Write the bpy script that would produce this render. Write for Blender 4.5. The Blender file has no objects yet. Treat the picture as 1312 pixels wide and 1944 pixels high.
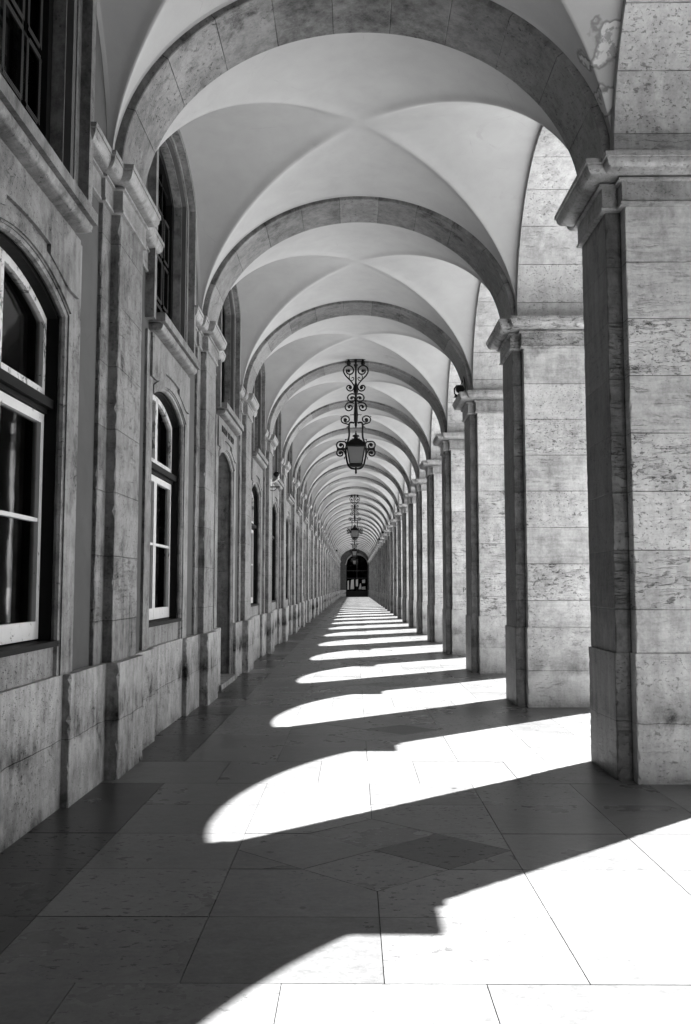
import bpy, bmesh, math, random
from mathutils import Vector, Matrix
R = math.radians
random.seed(7)
sc = bpy.context.scene
COL = sc.collection

# ------------------------------------------------------------------ camera
PITCH, YAW, ROLL = 0.0822, -0.0094, -0.0004
F = Vector((math.sin(YAW)*math.cos(PITCH), math.cos(YAW)*math.cos(PITCH), math.sin(PITCH)))
Rt = Vector((math.cos(YAW), -math.sin(YAW), 0)); Up = Rt.cross(F)
Rt, Up = Rt*math.cos(ROLL)+Up*math.sin(ROLL), Up*math.cos(ROLL)-Rt*math.sin(ROLL)
cd = bpy.data.cameras.new('camera'); cam = bpy.data.objects.new('camera', cd); COL.objects.link(cam)
cd.sensor_fit = 'VERTICAL'; cd.sensor_height = 36; cd.lens = 1704.545/1944*36
cd.clip_start = 0.05; cd.clip_end = 3000
M3 = Matrix((Rt, Up, -F)).transposed()
cam.matrix_world = Matrix.Translation((0, 0, 1.65)) @ M3.to_4x4()
sc.camera = cam

# ------------------------------------------------------------------ sky, sun, exposure
EL = 49.3; AZ = math.atan2(.749, .662)          # sun stands ahead and to the right
w = bpy.data.worlds.new('World'); sc.world = w; w.use_nodes = True
nt = w.node_tree; nt.nodes.clear()
sky = nt.nodes.new('ShaderNodeTexSky'); sky.sky_type = 'NISHITA'; sky.sun_disc = False
sky.sun_elevation = R(EL); sky.sun_rotation = AZ
bw = nt.nodes.new('ShaderNodeRGBToBW'); bg = nt.nodes.new('ShaderNodeBackground'); out = nt.nodes.new('ShaderNodeOutputWorld')
nt.links.new(sky.outputs[0], bw.inputs[0]); nt.links.new(bw.outputs[0], bg.inputs[0]); nt.links.new(bg.outputs[0], out.inputs[0])
bg.inputs[1].default_value = 0.05
sd = bpy.data.lights.new('sun', 'SUN'); sun = bpy.data.objects.new('sun', sd); COL.objects.link(sun)
sd.energy = 5.0; sd.angle = R(0.5); sd.color = (1, 1, 1)
dirv = Vector((-math.sin(AZ)*math.cos(R(EL)), -math.cos(AZ)*math.cos(R(EL)), -math.sin(R(EL))))
sun.rotation_euler = dirv.to_track_quat('-Z', 'Y').to_euler(); sun.location = (30, 30, 40)
vs = sc.view_settings; vs.view_transform = 'Standard'; vs.look = 'None'; vs.gamma = 1; vs.exposure = 3.4
sc.cycles.max_bounces = 14; sc.cycles.diffuse_bounces = 10; sc.cycles.glossy_bounces = 4
sc.cycles.caustics_reflective = False; sc.cycles.caustics_refractive = False
sc.cycles.use_denoising = True; sc.cycles.sample_clamp_indirect = 6
try: sc.cycles.denoiser = 'OPENIMAGEDENOISE'
except Exception: pass

# ------------------------------------------------------------------ node helper
class N:
    def __init__(s, name):
        s.m = bpy.data.materials.new(name); s.m.use_nodes = True; s.t = s.m.node_tree; s.t.nodes.clear()
    def n(s, typ, **kw):
        x = s.t.nodes.new('ShaderNode'+typ)
        for k, v in kw.items(): setattr(x, k, v)
        return x
    def set(s, inp, v):
        if hasattr(v, 'links') or isinstance(v, bpy.types.NodeSocket): s.t.links.new(v, inp)
        else: inp.default_value = v
    def math(s, op, a, b=0.0, c=None, clamp=False):
        x = s.n('Math', operation=op, use_clamp=clamp); s.set(x.inputs[0], a); s.set(x.inputs[1], b)
        if c is not None: s.set(x.inputs[2], c)
        return x.outputs[0]
    def mul(s, a, b): return s.math('MULTIPLY', a, b)
    def add(s, a, b): return s.math('ADD', a, b)
    def sub(s, a, b): return s.math('SUBTRACT', a, b)
    def ramp(s, v, lo, hi, a=0.0, b=1.0):
        x = s.n('MapRange', interpolation_type='SMOOTHSTEP'); s.set(x.inputs[0], v)
        for i, q in enumerate((lo, hi, a, b)): s.set(x.inputs[i+1], q)
        return x.outputs[0]
    def pos(s): return s.n('NewGeometry').outputs['Position']
    def scale(s, v, sx, sy, sz, off=(0, 0, 0)):
        x = s.n('Mapping'); s.t.links.new(v, x.inputs[0]); x.inputs['Scale'].default_value = (sx, sy, sz); x.inputs['Location'].default_value = off
        return x.outputs[0]
    def noise(s, v, sc_, det=4, rough=.55, dist=0):
        x = s.n('TexNoise'); s.t.links.new(v, x.inputs['Vector']); x.inputs['Scale'].default_value = sc_
        x.inputs['Detail'].default_value = det; x.inputs['Roughness'].default_value = rough; x.inputs['Distortion'].default_value = dist
        return x.outputs['Fac']
    def voro(s, v, sc_, feat='F1', rnd=1.0):
        x = s.n('TexVoronoi', feature=feat); s.t.links.new(v, x.inputs['Vector']); x.inputs['Scale'].default_value = sc_; x.inputs['Randomness'].default_value = rnd
        return x.outputs['Distance']
    def white(s, v):
        x = s.n('TexWhiteNoise', noise_dimensions='3D'); s.t.links.new(v, x.inputs['Vector']); return x.outputs['Value']
    def xyz(s, v):
        x = s.n('SeparateXYZ'); s.t.links.new(v, x.inputs[0]); return x.outputs
    def comb(s, a, b, c):
        x = s.n('CombineXYZ')
        for i, q in enumerate((a, b, c)): s.set(x.inputs[i], q)
        return x.outputs[0]
    def mix(s, f, a, b):            # scalar mix
        x = s.n('Mix', data_type='FLOAT'); s.set(x.inputs[0], f); s.set(x.inputs[2], a); s.set(x.inputs[3], b); return x.outputs[0]
    def done(s, val, rough=.8, bump=None, bd=.01, bs=.6, spec=.3, trans=0, metal=0):
        p = s.n('BsdfPrincipled'); o = s.n('OutputMaterial')
        s.set(p.inputs['Base Color'], s.comb(val, val, val) if not isinstance(val, float) else (val, val, val, 1))
        s.set(p.inputs['Roughness'], rough); s.set(p.inputs['Specular IOR Level'], spec)
        p.inputs['Metallic'].default_value = metal
        if trans: p.inputs['Transmission Weight'].default_value = trans
        if bump is not None:
            b = s.n('Bump'); b.inputs['Strength'].default_value = bs; b.inputs['Distance'].default_value = bd
            s.set(b.inputs['Height'], bump); s.t.links.new(b.outputs[0], p.inputs['Normal'])
        s.t.links.new(p.outputs[0], o.inputs[0]); return s.m

def stone(name, base, joint=None, veins=.3, pits=.5, streaks=.3, tone=.25, mott=.3, stain=0, bumpd=.006, jdark=.6, spec=.55, erode=0):
    s = N(name); P = s.pos(); X = s.xyz(P)
    big = s.noise(P, .9, 4, .6); mid = s.noise(s.scale(P, 1, 1, 1, (3, 7, 1)), 4.5, 6, .65); fine = s.noise(P, 38, 5, .7)
    v = s.add(1.0, s.mul(s.sub(big, .5), mott*2.4)); v = s.add(v, s.mul(s.sub(mid, .5), mott*2.8)); v = s.add(v, s.mul(s.sub(s.noise(s.scale(P, 1, 1, .6, (8, 1, 2)), 13, 4, .7), .5), mott*1.8)); v = s.add(v, s.mul(s.sub(fine, .5), .5))
    grime = s.mul(s.ramp(s.noise(s.scale(P, 1, 1, .7, (6, 6, 1)), 2.1, 7, .75, .3), .54, .68), s.ramp(big, .4, .55)); v = s.sub(v, s.mul(grime, mott*.9))
    h = s.mul(fine, .5)
    # course number and joint line
    if joint and joint[0] == 'z':
        c = s.math('DIVIDE', s.sub(X[2], joint[1]), joint[2]); ybay = s.math('FLOOR', s.math('DIVIDE', s.sub(X[1], 6.0), 4.75)); xb = s.math('FLOOR', s.mul(X[0], .5))
        wob = s.mul(s.sub(s.noise(P, 5, 3), .5), .006)
    elif joint and joint[0] == 'uv':
        uv = s.n('UVMap'); U = s.xyz(uv.outputs[0]); c = s.math('DIVIDE', s.sub(U[0], joint[1]), joint[2]); ybay = s.math('FLOOR', s.math('DIVIDE', X[1], 4.75)); xb = 3.0
        wob = s.mul(s.sub(s.noise(P, 5, 3), .5), .006)
    if joint:
        fl = s.math('FLOOR', c); hsh = s.white(s.comb(s.add(fl, .37), s.add(ybay, .21), s.add(xb, .53) if not isinstance(xb, float) else xb))
        hs2 = s.white(s.comb(s.add(fl, 7.7), s.add(ybay, 3.3), 1.5))
        fr = s.math('FRACT', c); d = s.mul(s.math('MINIMUM', fr, s.sub(1.0, fr)), joint[2])
        jn = s.ramp(s.add(d, wob), .0015, .0062, 1, 0)
        jn = s.mul(jn, s.ramp(s.noise(P, 2.3, 3), .3, .5, .35, 1))
        v = s.add(v, s.mul(s.sub(hsh, .5), tone))
    else:
        hsh = s.noise(P, .6, 1); hs2 = s.noise(s.scale(P, 1, 1, 1, (9, 2, 5)), .7, 1); jn = None
    if veins:   # bedding lines, long in the horizontal
        W = s.n('VectorMath', operation='ADD'); s.t.links.new(P, W.inputs[0])
        wn = s.noise(P, 3, 3); s.t.links.new(s.comb(0, 0, s.mul(wn, .10)), W.inputs[1])
        vn = s.noise(s.scale(W.outputs[0], .9, .9, 20), 1.4, 5, .7)
        vl = s.ramp(s.math('ABSOLUTE', s.sub(vn, .5)), 0, .018, 1, 0)
        msk = s.ramp(s.add(s.mul(s.noise(P, 1.9, 3), .6), s.mul(hs2, .4)), .38, .62)
        vl = s.mul(vl, s.mul(msk, s.ramp(s.noise(s.scale(P, 3, 3, 8), 1.5, 2), .45, .6)))
        v = s.sub(v, s.mul(vl, veins)); v = s.add(v, s.mul(s.sub(vn, .5), veins*.9)); h = s.sub(h, s.mul(vl, .8))
    if pits:    # fossil holes, gathered in some of the blocks
        pn = s.math('MAXIMUM', s.noise(s.scale(P, 1, 1, 1.7), 30, 3, .65, .25), s.noise(s.scale(P, 1, 1, 1.5, (4, 4, 4)), 11, 6, .72, .2))
        pk = s.ramp(s.add(s.mul(s.noise(P, 2.2, 3), .55), s.mul(hsh, .45)), .36, .60)
        pt = s.mul(s.ramp(pn, .61, .66), pk)
        v = s.sub(v, s.mul(pt, pits)); h = s.sub(h, s.mul(pt, 1.5))
    if erode:   # broad eroded hollows in a few of the blocks
        en = s.noise(s.scale(P, 1, 1, 2.2, (2, 9, 4)), 7.5, 6, .72, .35); em = s.ramp(s.add(s.mul(s.noise(s.scale(P, 1, 1, 1, (7, 7, 7)), 1.5, 2), .5), s.mul(hs2, .5)), .50, .62) if erode < 1 else 1.0
        et = s.mul(s.ramp(en, .57, .62), em); v = s.sub(v, s.mul(et, .42)); h = s.sub(h, s.mul(et, 2.2))
    if streaks: # rain runs
        sn = s.noise(s.scale(P, 7, 7, .45), 1.6, 4, .6); sm = s.noise(P, .8, 2)
        v = s.add(v, s.mul(s.mul(s.sub(sn, .5), s.ramp(sm, .35, .6)), streaks*1.6))
    if stain:   # rising damp with a ragged dark tide line
        zz = s.add(X[2], s.mul(s.sub(s.noise(P, 2.5, 5, .7), .5), .34))
        b = s.mul(s.ramp(zz, .42, .53), s.ramp(zz, .53, .85, 1, 0)); br = s.ramp(s.noise(s.scale(P, 1, 1, .5, (5, 5, 5)), 1.3, 4, .7), .40, .62)
        v = s.sub(v, s.mul(s.mul(b, br), stain))
        ft = s.mul(s.ramp(X[2], .0, .14, 1, 0), s.ramp(s.noise(P, 3.1, 4), .35, .6)); v = s.sub(v, s.mul(ft, stain*.5))
        crack = s.ramp(s.math('ABSOLUTE', s.sub(s.add(X[2], s.mul(s.sub(s.noise(P, 3, 4), .5), .05)), .50)), 0, .006, 1, 0)
        v = s.sub(v, s.mul(crack, .22)); h = s.sub(h, s.mul(crack, 1.0))
    v = s.math('MAXIMUM', v, .12); sv0 = s.mul(s.math('POWER', s.math('MINIMUM', v, 1.25), 2.2), spec); v = s.mul(v, base)
    if jn is not None:
        v = s.mul(v, s.sub(1.0, s.mul(jn, jdark))); h = s.sub(h, s.mul(jn, 1.6))
    rgh = s.add(.50, s.mul(s.sub(mid, .5), .5))
    return s.done(v, rgh, h, bumpd, .8, spec=sv0)

PEELS = [((2.25, 8.25, 7.0), .42), ((2.25, 7.62, 6.45), .22), ((2.25, 7.75, 6.0), .12), ((2.26, 18.2, 6.45), .30), ((2.26, 16.95, 6.0), .14)]
def plaster(name, base, peel=False, mott=.12):
    s = N(name); P = s.pos(); X = s.xyz(P)
    big = s.noise(P, .7, 4, .6); mid = s.noise(s.scale(P, 1, 1, 1, (4, 1, 8)), 3.2, 6, .6, .4); fine = s.noise(P, 55, 4, .7)
    v = s.add(1.0, s.mul(s.sub(big, .5), mott*1.4)); v = s.add(v, s.mul(s.sub(mid, .5), mott)); v = s.add(v, s.mul(s.sub(fine, .5), .06))
    cr = s.voro(s.scale(P, 1, 1, 1, (2, 3, 5)), 1.1, 'DISTANCE_TO_EDGE'); hair = s.mul(s.ramp(s.add(cr, s.mul(s.sub(s.noise(P, 9, 4), .5), .03)), 0, .004, 1, 0), s.ramp(big, .5, .62))
    v = s.sub(v, s.mul(hair, .12))
    dmp = s.ramp(s.noise(s.scale(P, .7, .7, .7, (1, 1, 2)), 1.1, 6, .75), .62, .75); v = s.sub(v, s.mul(dmp, .14))
    h = s.add(s.mul(fine, .25), s.mul(mid, .6)); v = s.mul(v, base)
    if peel:
        wn = s.mul(s.sub(s.noise(P, 5, 3, .5), .5), .32); tot = None
        for (c, r) in PEELS:
            dd = s.n('VectorMath', operation='DISTANCE'); s.t.links.new(P, dd.inputs[0]); dd.inputs[1].default_value = c
            q = s.sub(s.add(dd.outputs['Value'], wn), r); tot = q if tot is None else s.math('MINIMUM', tot, q)
        ins = s.ramp(tot, -.008, .002, 1, 0); rim = s.mul(s.ramp(tot, -.004, .012), s.ramp(tot, .012, .035, 1, 0))
        old = s.ramp(s.noise(P, 6, 4, .7), .55, .62)
        v = s.mix(ins, v, s.mix(old, .50, .26)); v = s.mul(v, s.sub(1.0, s.mul(rim, .45))); h = s.sub(h, s.mul(ins, 3))
    return s.done(v, .9, h, .004, .6)

def paint(name, base, chips=.0, rough=.45, under=.12, spec=.4):
    s = N(name); P = s.pos(); n1 = s.noise(P, 9, 5, .7); n2 = s.noise(P, 60, 3)
    v = s.add(1.0, s.mul(s.sub(n1, .5), .25)); v = s.mul(v, base)
    h = s.mul(n2, .3)
    if chips:
        c = s.ramp(s.noise(s.scale(P, 1, 1, .6), 14, 5, .75, .5), .66-chips*.12, .68-chips*.12); v = s.mix(c, v, under); h = s.sub(h, c)
    return s.done(v, rough, h, .002, .5, spec=spec)

def floor_stone(name, base, dots=.4):
    s = N(name); P = s.pos(); X = s.xyz(P)
    at = s.n('Attribute', attribute_name='tone'); tn = at.outputs['Fac']
    off = s.comb(s.mul(tn, 17.0), s.mul(tn, 31.0), 0)
    va = s.n('VectorMath', operation='ADD'); s.t.links.new(P, va.inputs[0]); s.t.links.new(off, va.inputs[1]); Q = va.outputs[0]
    big = s.noise(Q, 1.3, 5, .6); mid = s.noise(s.scale(Q, 1, 1.5, 1), 5.5, 6, .72, .3); fine = s.noise(Q, 45, 5, .7)
    v = s.add(1.0, s.mul(s.sub(tn, .5), .32)); v = s.add(v, s.mul(s.sub(big, .5), .7)); v = s.add(v, s.mul(s.sub(mid, .5), .75)); v = s.add(v, s.mul(s.sub(fine, .5), .6)); v = s.add(v, s.mul(s.sub(s.noise(s.scale(Q, 1, 1.6, 1, (3, 3, 3)), 17, 5, .75), .5), .7))
    fos = s.ramp(s.noise(s.scale(Q, 1, 1.8, 1), 15, 4, .62, .3), .60, .63); fm = s.ramp(s.add(s.noise(Q, 1.1, 2), s.mul(s.sub(tn, .5), .6)), .42, .60)
    fo = s.mul(fos, fm); v = s.sub(v, s.mul(fo, dots))
    gum = s.voro(s.scale(P, 1, 1, .01), 2.6); gm = s.mul(s.ramp(s.add(gum, s.mul(s.sub(s.noise(P, 9, 4), .5), .10)), .045, .07, 1, 0), s.ramp(s.noise(P, .9, 1), .34, .44)); v = s.sub(v, s.mul(gm, .45))
    v = s.math('MAXIMUM', v, .15); v = s.mul(v, base)
    rg = s.add(.30, s.mul(s.sub(big, .5), .25)); rg = s.add(rg, s.mul(fo, .3))
    h = s.sub(s.mul(fine, .25), s.mul(fo, .8))
    return s.done(v, rg, h, .0015, .5, spec=.05)

M = {}
M['shaft'] = stone('pier_limestone', .37, ('z', 1.45, .505), veins=.65, pits=.55, streaks=.35, tone=.2, mott=.36, erode=.5)
M['pil'] = stone('shaded_pilaster_limestone', .055, ('z', 1.45, .505), veins=.3, pits=.30, streaks=.6, tone=.16, mott=.45)  # aisle-side shade put into a base colour darker than the shaft
M['pilfoot'] = stone('shaded_foot_limestone', .075, None, veins=.2, pits=.3, streaks=.6, stain=.35)  # foot darkened along with the pilaster's painted-in shade
M['plinth'] = stone('plinth_limestone', .36, None, veins=.30, pits=.35, streaks=.35, stain=.45)
M['lplinth'] = stone('wall_plinth_limestone', .215, None, veins=.0, pits=.35, streaks=.8, stain=.7, mott=.6)
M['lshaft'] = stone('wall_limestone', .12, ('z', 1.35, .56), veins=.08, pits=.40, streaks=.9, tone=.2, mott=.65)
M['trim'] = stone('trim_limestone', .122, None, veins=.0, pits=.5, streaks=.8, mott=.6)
M['eroded'] = stone('crumbling_impost_limestone', .24, None, veins=.1, pits=.6, streaks=.5, mott=.5, erode=1.0, bumpd=.03)
M['impost'] = stone('impost_limestone', .20, None, veins=.1, pits=.30, streaks=.65, mott=.4)
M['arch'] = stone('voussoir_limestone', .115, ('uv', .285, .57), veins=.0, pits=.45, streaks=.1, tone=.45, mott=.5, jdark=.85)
M['arcade'] = stone('arcade_limestone', .30, ('uv', .3, .52), veins=.2, pits=.35, streaks=.5, tone=.14)
M['vault'] = plaster('vault_plaster', .33, peel=True, mott=.24)
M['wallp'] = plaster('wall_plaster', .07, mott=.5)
M['white'] = paint('white_paint', .55, .25); M['whitepeel'] = paint('peeling_white_paint', .55, .9)
M['black'] = paint('dark_wood_paint', .006, 0, .6, spec=.08); M['iron'] = paint('black_ironwork', .005, 0, .5, spec=.15); M['door'] = paint('door_paint', .02, .2)
M['mesh'] = paint('bare_wire', .035, 0, .4)
M['curtain'] = paint('curtain_cloth', .010, 0, .9, spec=0)
M['room'] = paint('dark_interior', .003, 0, .9, spec=.0)
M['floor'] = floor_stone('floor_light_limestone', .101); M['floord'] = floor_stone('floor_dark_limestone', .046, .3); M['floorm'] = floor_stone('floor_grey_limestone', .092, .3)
M['portshade'] = stone('shaded_portal_limestone', .05, ('z', 1.35, .56), veins=0, pits=.2, streaks=.5, spec=.2)  # shade on the end wall put into a darker base colour
M['mortar'] = paint('floor_mortar', .02, 0, .9)
M['plaza'] = stone('plaza_limestone_paving', .45, None, veins=0, pits=.1, streaks=0, spec=.2)
M['letter'] = paint('black_letters', .02, 0, .6)
M['dark'] = paint('dark_absorbing_wall', .012, 0, .9, spec=.1)  # near-black so the unseen walls and added block return little light
M['daylight'] = paint('pale_daylight_patch', .4, 0, .8)  # pale colour standing for light through the portal doors
M['lens'] = paint('white_plastic', .7, 0, .4)
s = N('window_glass'); g = s.n('BsdfGlossy'); g.inputs['Roughness'].default_value = .03; g.inputs['Color'].default_value = (.85,)*3+(1,)
t = s.n('BsdfTransparent'); t.inputs['Color'].default_value = (.55,)*3+(1,); fr = s.n('Fresnel'); fr.inputs['IOR'].default_value = 1.28
bn = s.n('Bump'); bn.inputs['Strength'].default_value = .15; bn.inputs['Distance'].default_value = .004; s.set(bn.inputs['Height'], s.noise(s.pos(), 2.2, 2)); s.t.links.new(bn.outputs[0], g.inputs['Normal'])
mx = s.n('MixShader'); s.t.links.new(fr.outputs[0], mx.inputs[0]); s.t.links.new(t.outputs[0], mx.inputs[1]); s.t.links.new(g.outputs[0], mx.inputs[2]); o = s.n('OutputMaterial'); s.t.links.new(mx.outputs[0], o.inputs[0]); M['glass'] = s.m
s = N('frosted_lamp_glass'); d = s.n('BsdfDiffuse'); d.inputs['Color'].default_value = (.22,)*3+(1,); tl = s.n('BsdfTranslucent'); tl.inputs['Color'].default_value = (.30,)*3+(1,); mx = s.n('MixShader'); mx.inputs[0].default_value = .55
s.t.links.new(d.outputs[0], mx.inputs[1]); s.t.links.new(tl.outputs[0], mx.inputs[2]); o = s.n('OutputMaterial'); s.t.links.new(mx.outputs[0], o.inputs[0]); M['lampglass'] = s.m

# ------------------------------------------------------------------ mesh helpers
def link(name, bm, mat, parent=None, smooth=False, loc=None, bevel=0):
    if bevel:
        ed = [e for e in bm.edges if len(e.link_faces) == 2 and e.calc_face_angle(0) > .6]
        bmesh.ops.bevel(bm, geom=ed, offset=bevel, segments=2, affect='EDGES', clamp_overlap=True)
    bmesh.ops.recalc_face_normals(bm, faces=bm.faces)
    me = bpy.data.meshes.new(name); bm.to_mesh(me); bm.free(); me.materials.append(M[mat] if isinstance(mat, str) else mat)
    if smooth:
        for p in me.polygons: p.use_smooth = True
        if smooth != 'all':
            me.set_sharp_from_angle(angle=R(40))
    ob = bpy.data.objects.new(name, me); COL.objects.link(ob)
    if parent: ob.parent = parent
    if loc: ob.location = loc
    return ob
def empty(name, loc):
    o = bpy.data.objects.new(name, None); COL.objects.link(o); o.location = loc; o.empty_display_size = .2; return o
def tag(o, label, cat, group=None, kind=None):
    if label: o['label'] = label
    if cat: o['category'] = cat
    if group: o['group'] = group
    if kind: o['kind'] = kind
    return o
def copy_tree(o, parent=None):
    c = o.copy(); COL.objects.link(c)
    if parent: c.parent = parent
    for ch in list(o.children): copy_tree(ch, c)
    return c
def box(bm, x0, x1, y0, y1, z0, z1):
    v = [bm.verts.new(p) for p in ((x0,y0,z0),(x1,y0,z0),(x1,y1,z0),(x0,y1,z0),(x0,y0,z1),(x1,y0,z1),(x1,y1,z1),(x0,y1,z1))]
    for f in ((0,3,2,1),(4,5,6,7),(0,1,5,4),(1,2,6,5),(2,3,7,6),(3,0,4,7)): bm.faces.new([v[i] for i in f])
def strip(bm, ys, lo, hi, xb, xf):
    """solid slab facing +X whose lower and upper outline follow lo(y) and hi(y)"""
    rows = []
    for y in ys:
        a, b = lo(y), hi(y)
        if b-a < .002: b = a+.002
        rows.append([bm.verts.new(p) for p in ((xb,y,a),(xf,y,a),(xf,y,b),(xb,y,b))])
    for p, q in zip(rows, rows[1:]):
        for i in range(4): bm.faces.new([p[i], p[(i+1)%4], q[(i+1)%4], q[i]])
    bm.faces.new(rows[0][::-1]); bm.faces.new(rows[-1])
def offset_plan(plan, d, closed):
    n = len(plan); o = []
    for i in range(n):
        p = Vector(plan[i]); a = Vector(plan[i-1]) if (closed or i > 0) else None; b = Vector(plan[(i+1) % n]) if (closed or i < n-1) else None
        def nrm(u, v): t = (v-u).normalized(); return Vector((t.y, -t.x))
        if a is None: q = p+nrm(p, b)*d
        elif b is None: q = p+nrm(a, p)*d
        else:
            n1, n2 = nrm(a, p), nrm(p, b); m = (n1+n2); q = p+m*(d/max(.2, 1+n1.dot(n2)))
        o.append(q)
    return o
def sweep(bm, plan, prof, closed=True, capz=True):
    """mould a profile of (outward offset, z) round a plan outline with mitred corners"""
    rings = []
    for d, z in prof:
        rings.append([bm.verts.new((q.x, q.y, z)) for q in offset_plan(plan, d, closed)])
    n = len(plan); m = n if closed else n-1
    for r0, r1 in zip(rings, rings[1:]):
        for i in range(m): bm.faces.new([r0[i], r0[(i+1)%n], r1[(i+1)%n], r1[i]])
    if closed and capz: bm.faces.new(rings[0][::-1]); bm.faces.new(rings[-1])
    return rings
def frange(a, b, n): return [a+(b-a)*i/n for i in range(n+1)]
def tube(bm, pts, r, seg=8, closed=False):
    pts = [Vector(p) for p in pts]; n = len(pts); rings = []
    rr = r if isinstance(r, (list, tuple)) else [r]*n
    up = None
    for i in range(n):
        t = (pts[(i+1) % n] if (closed or i < n-1) else pts[i]) - (pts[i-1] if (closed or i > 0) else pts[i])
        t.normalize()
        if up is None: up = Vector((0, 1, 0)) if abs(t.y) < .9 else Vector((1, 0, 0))
        a = (up - t*up.dot(t)).normalized(); b = t.cross(a); up = a
        rings.append([bm.verts.new(pts[i]+(a*math.cos(2*math.pi*k/seg)+b*math.sin(2*math.pi*k/seg))*rr[i]) for k in range(seg)])
    for i in range(n if closed else n-1):
        p, q = rings[i], rings[(i+1) % n]
        for k in range(seg): bm.faces.new([p[k], p[(k+1)%seg], q[(k+1)%seg], q[k]])
    if not closed: bm.faces.new(rings[0][::-1]); bm.faces.new(rings[-1])
def lathe(bm, prof, cx=0, cy=0, seg=16):
    rings = [[bm.verts.new((cx+r*math.cos(2*math.pi*k/seg), cy+r*math.sin(2*math.pi*k/seg), z)) for k in range(seg)] for r, z in prof]
    for p, q in zip(rings, rings[1:]):
        for k in range(seg): bm.faces.new([p[k], p[(k+1)%seg], q[(k+1)%seg], q[k]])
    bm.faces.new(rings[0][::-1]); bm.faces.new(rings[-1])
ORD = ['nearest','second','third','fourth','fifth','sixth','seventh','eighth','ninth','tenth','eleventh','twelfth','thirteenth','fourteenth','fifteenth','sixteenth','seventeenth','eighteenth','nineteenth','twentieth','twenty-first','twenty-second','twenty-third','twenty-fourth','twenty-fifth','twenty-sixth','twenty-seventh','twenty-eighth','twenty-ninth','thirtieth']

# ------------------------------------------------------------------ measures (metres)
Y0, B, NB = 7.688, 4.75, 27          # near face of the first pier, bay length, last bay
PD = 1.091                            # depth of a pier along the walk
XP, XR, XO = 2.255, 2.39, 3.66        # right: pilaster face, pier face, outer face
XL, XS, XW = -2.095, -2.18, -2.215    # left: pilaster face, strip face, plaster face
ZI, ZS = 4.99, 5.39                   # impost foot, springing
MID = 2.92                            # middle of a bay, measured from the near pier face
PN, PF = .135, .962                   # pilaster from / to

# ------------------------------------------------------------------ right: piers
RPLAN = [(XR, PN), (XR, 0), (XO, 0), (XO, PD), (XR, PD), (XR, PF), (XP, PF), (XP, PN)]
IMP = [(.0, ZI-.01), (.04, ZI), (.045, ZI+.02), (.03, ZI+.035), (.03, ZI+.205), (.062, ZI+.213), (.062, ZI+.232), (.028, ZI+.236), (.028, ZI+.25), (.09, ZI+.254)]
IMP += [(.09+.11*math.sin(a), ZI+.256+.09*(1-math.cos(a))) for a in frange(.1, math.pi/2, 6)]
IMP += [(.20, ZI+.352), (.215, ZI+.356), (.215, ZI+.398), (.0, ZI+.402)]
def jag(bm, amt, seed):                # slightly uneven, worn arrises
    rnd = random.Random(seed)
    for v in bm.verts: v.co += Vector((rnd.uniform(-amt, amt), rnd.uniform(-amt, amt), 0))
def worn_box(bm, x0, x1, y0, y1, z0, z1, seed, nz=26, amt=.006, bev=.012):
    """block whose upright corners are chipped: cross-section re-cut at many heights"""
    rnd = random.Random(seed); rings = []
    for i in range(nz+1):
        z = z0+(z1-z0)*i/nz; ring = []
        for (x, y, sx, sy) in ((x0,y0,-1,-1),(x1,y0,1,-1),(x1,y1,1,1),(x0,y1,-1,1)):
            c = bev*(.35+rnd.random()**2.5*1.6)
            if rnd.random() < .06: c += bev*1.6
            a = (x, y-sy*c, z); b = (x-sx*c, y, z)
            ring += [a, b] if sx*sy > 0 else [b, a]
        rings.append([bm.verts.new(p) for p in ring])
    for p, q in zip(rings, rings[1:]):
        for k in range(8): bm.faces.new([p[k], p[(k+1)%8], q[(k+1)%8], q[k]])
    bm.faces.new(rings[0][::-1]); bm.faces.new(rings[-1])
def make_pier():
    root = empty('stone_pier', (0, 0, 0))
    p = empty('plinth', (0, 0, 0)); bpy.data.objects.remove(p)
    bm = bmesh.new(); worn_box(bm, XR-.018, XO+.02, -.02, PD+.02, 0, 1.078, 1, bev=.012); pl = link('plinth', bm, 'plinth', root)
    bm = bmesh.new(); worn_box(bm, XP-.018, XR+.3, PN-.018, PF+.018, 0, 1.075, 2, bev=.012); link('pilaster_foot', bm, 'pilfoot', root)
    bm = bmesh.new(); worn_box(bm, XR, XO, 0, PD, 1.078, ZI, 3, nz=70, bev=.007); link('shaft', bm, 'shaft', root)
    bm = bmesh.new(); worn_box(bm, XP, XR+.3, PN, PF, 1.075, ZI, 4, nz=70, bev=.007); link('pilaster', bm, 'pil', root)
    bm = bmesh.new(); sweep(bm, RPLAN, IMP); link('impost', bm, 'impost', root, smooth=True)
    return root
pier0 = make_pier()
KP = list(range(-1, NB+1))
piers = {}
for k in KP:
    o = pier0 if k == KP[0] else copy_tree(pier0)
    o.location = (0, Y0+B*k, 0); piers[k] = o
    lab = 'limestone pier behind the near right edge, whose edge shades the front floor' if k < 0 else \
          ('closest limestone pier at the right edge, dark aisle side and pitted blocks' if k == 0 else
           'second limestone pier from the right edge, crumbling impost moulding' if k == 1 else
           f'{ORD[k]} limestone pier on the right, counting from the front')
    tag(o, lab, 'pier', 'limestone piers along the open right side')

for ch in piers[1].children:
    if ch.name.startswith('impost'): ch.material_slots[0].link = 'OBJECT'; ch.material_slots[0].material = M['eroded']; ch['label'] = 'crumbling impost moulding with flaked stone'
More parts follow.
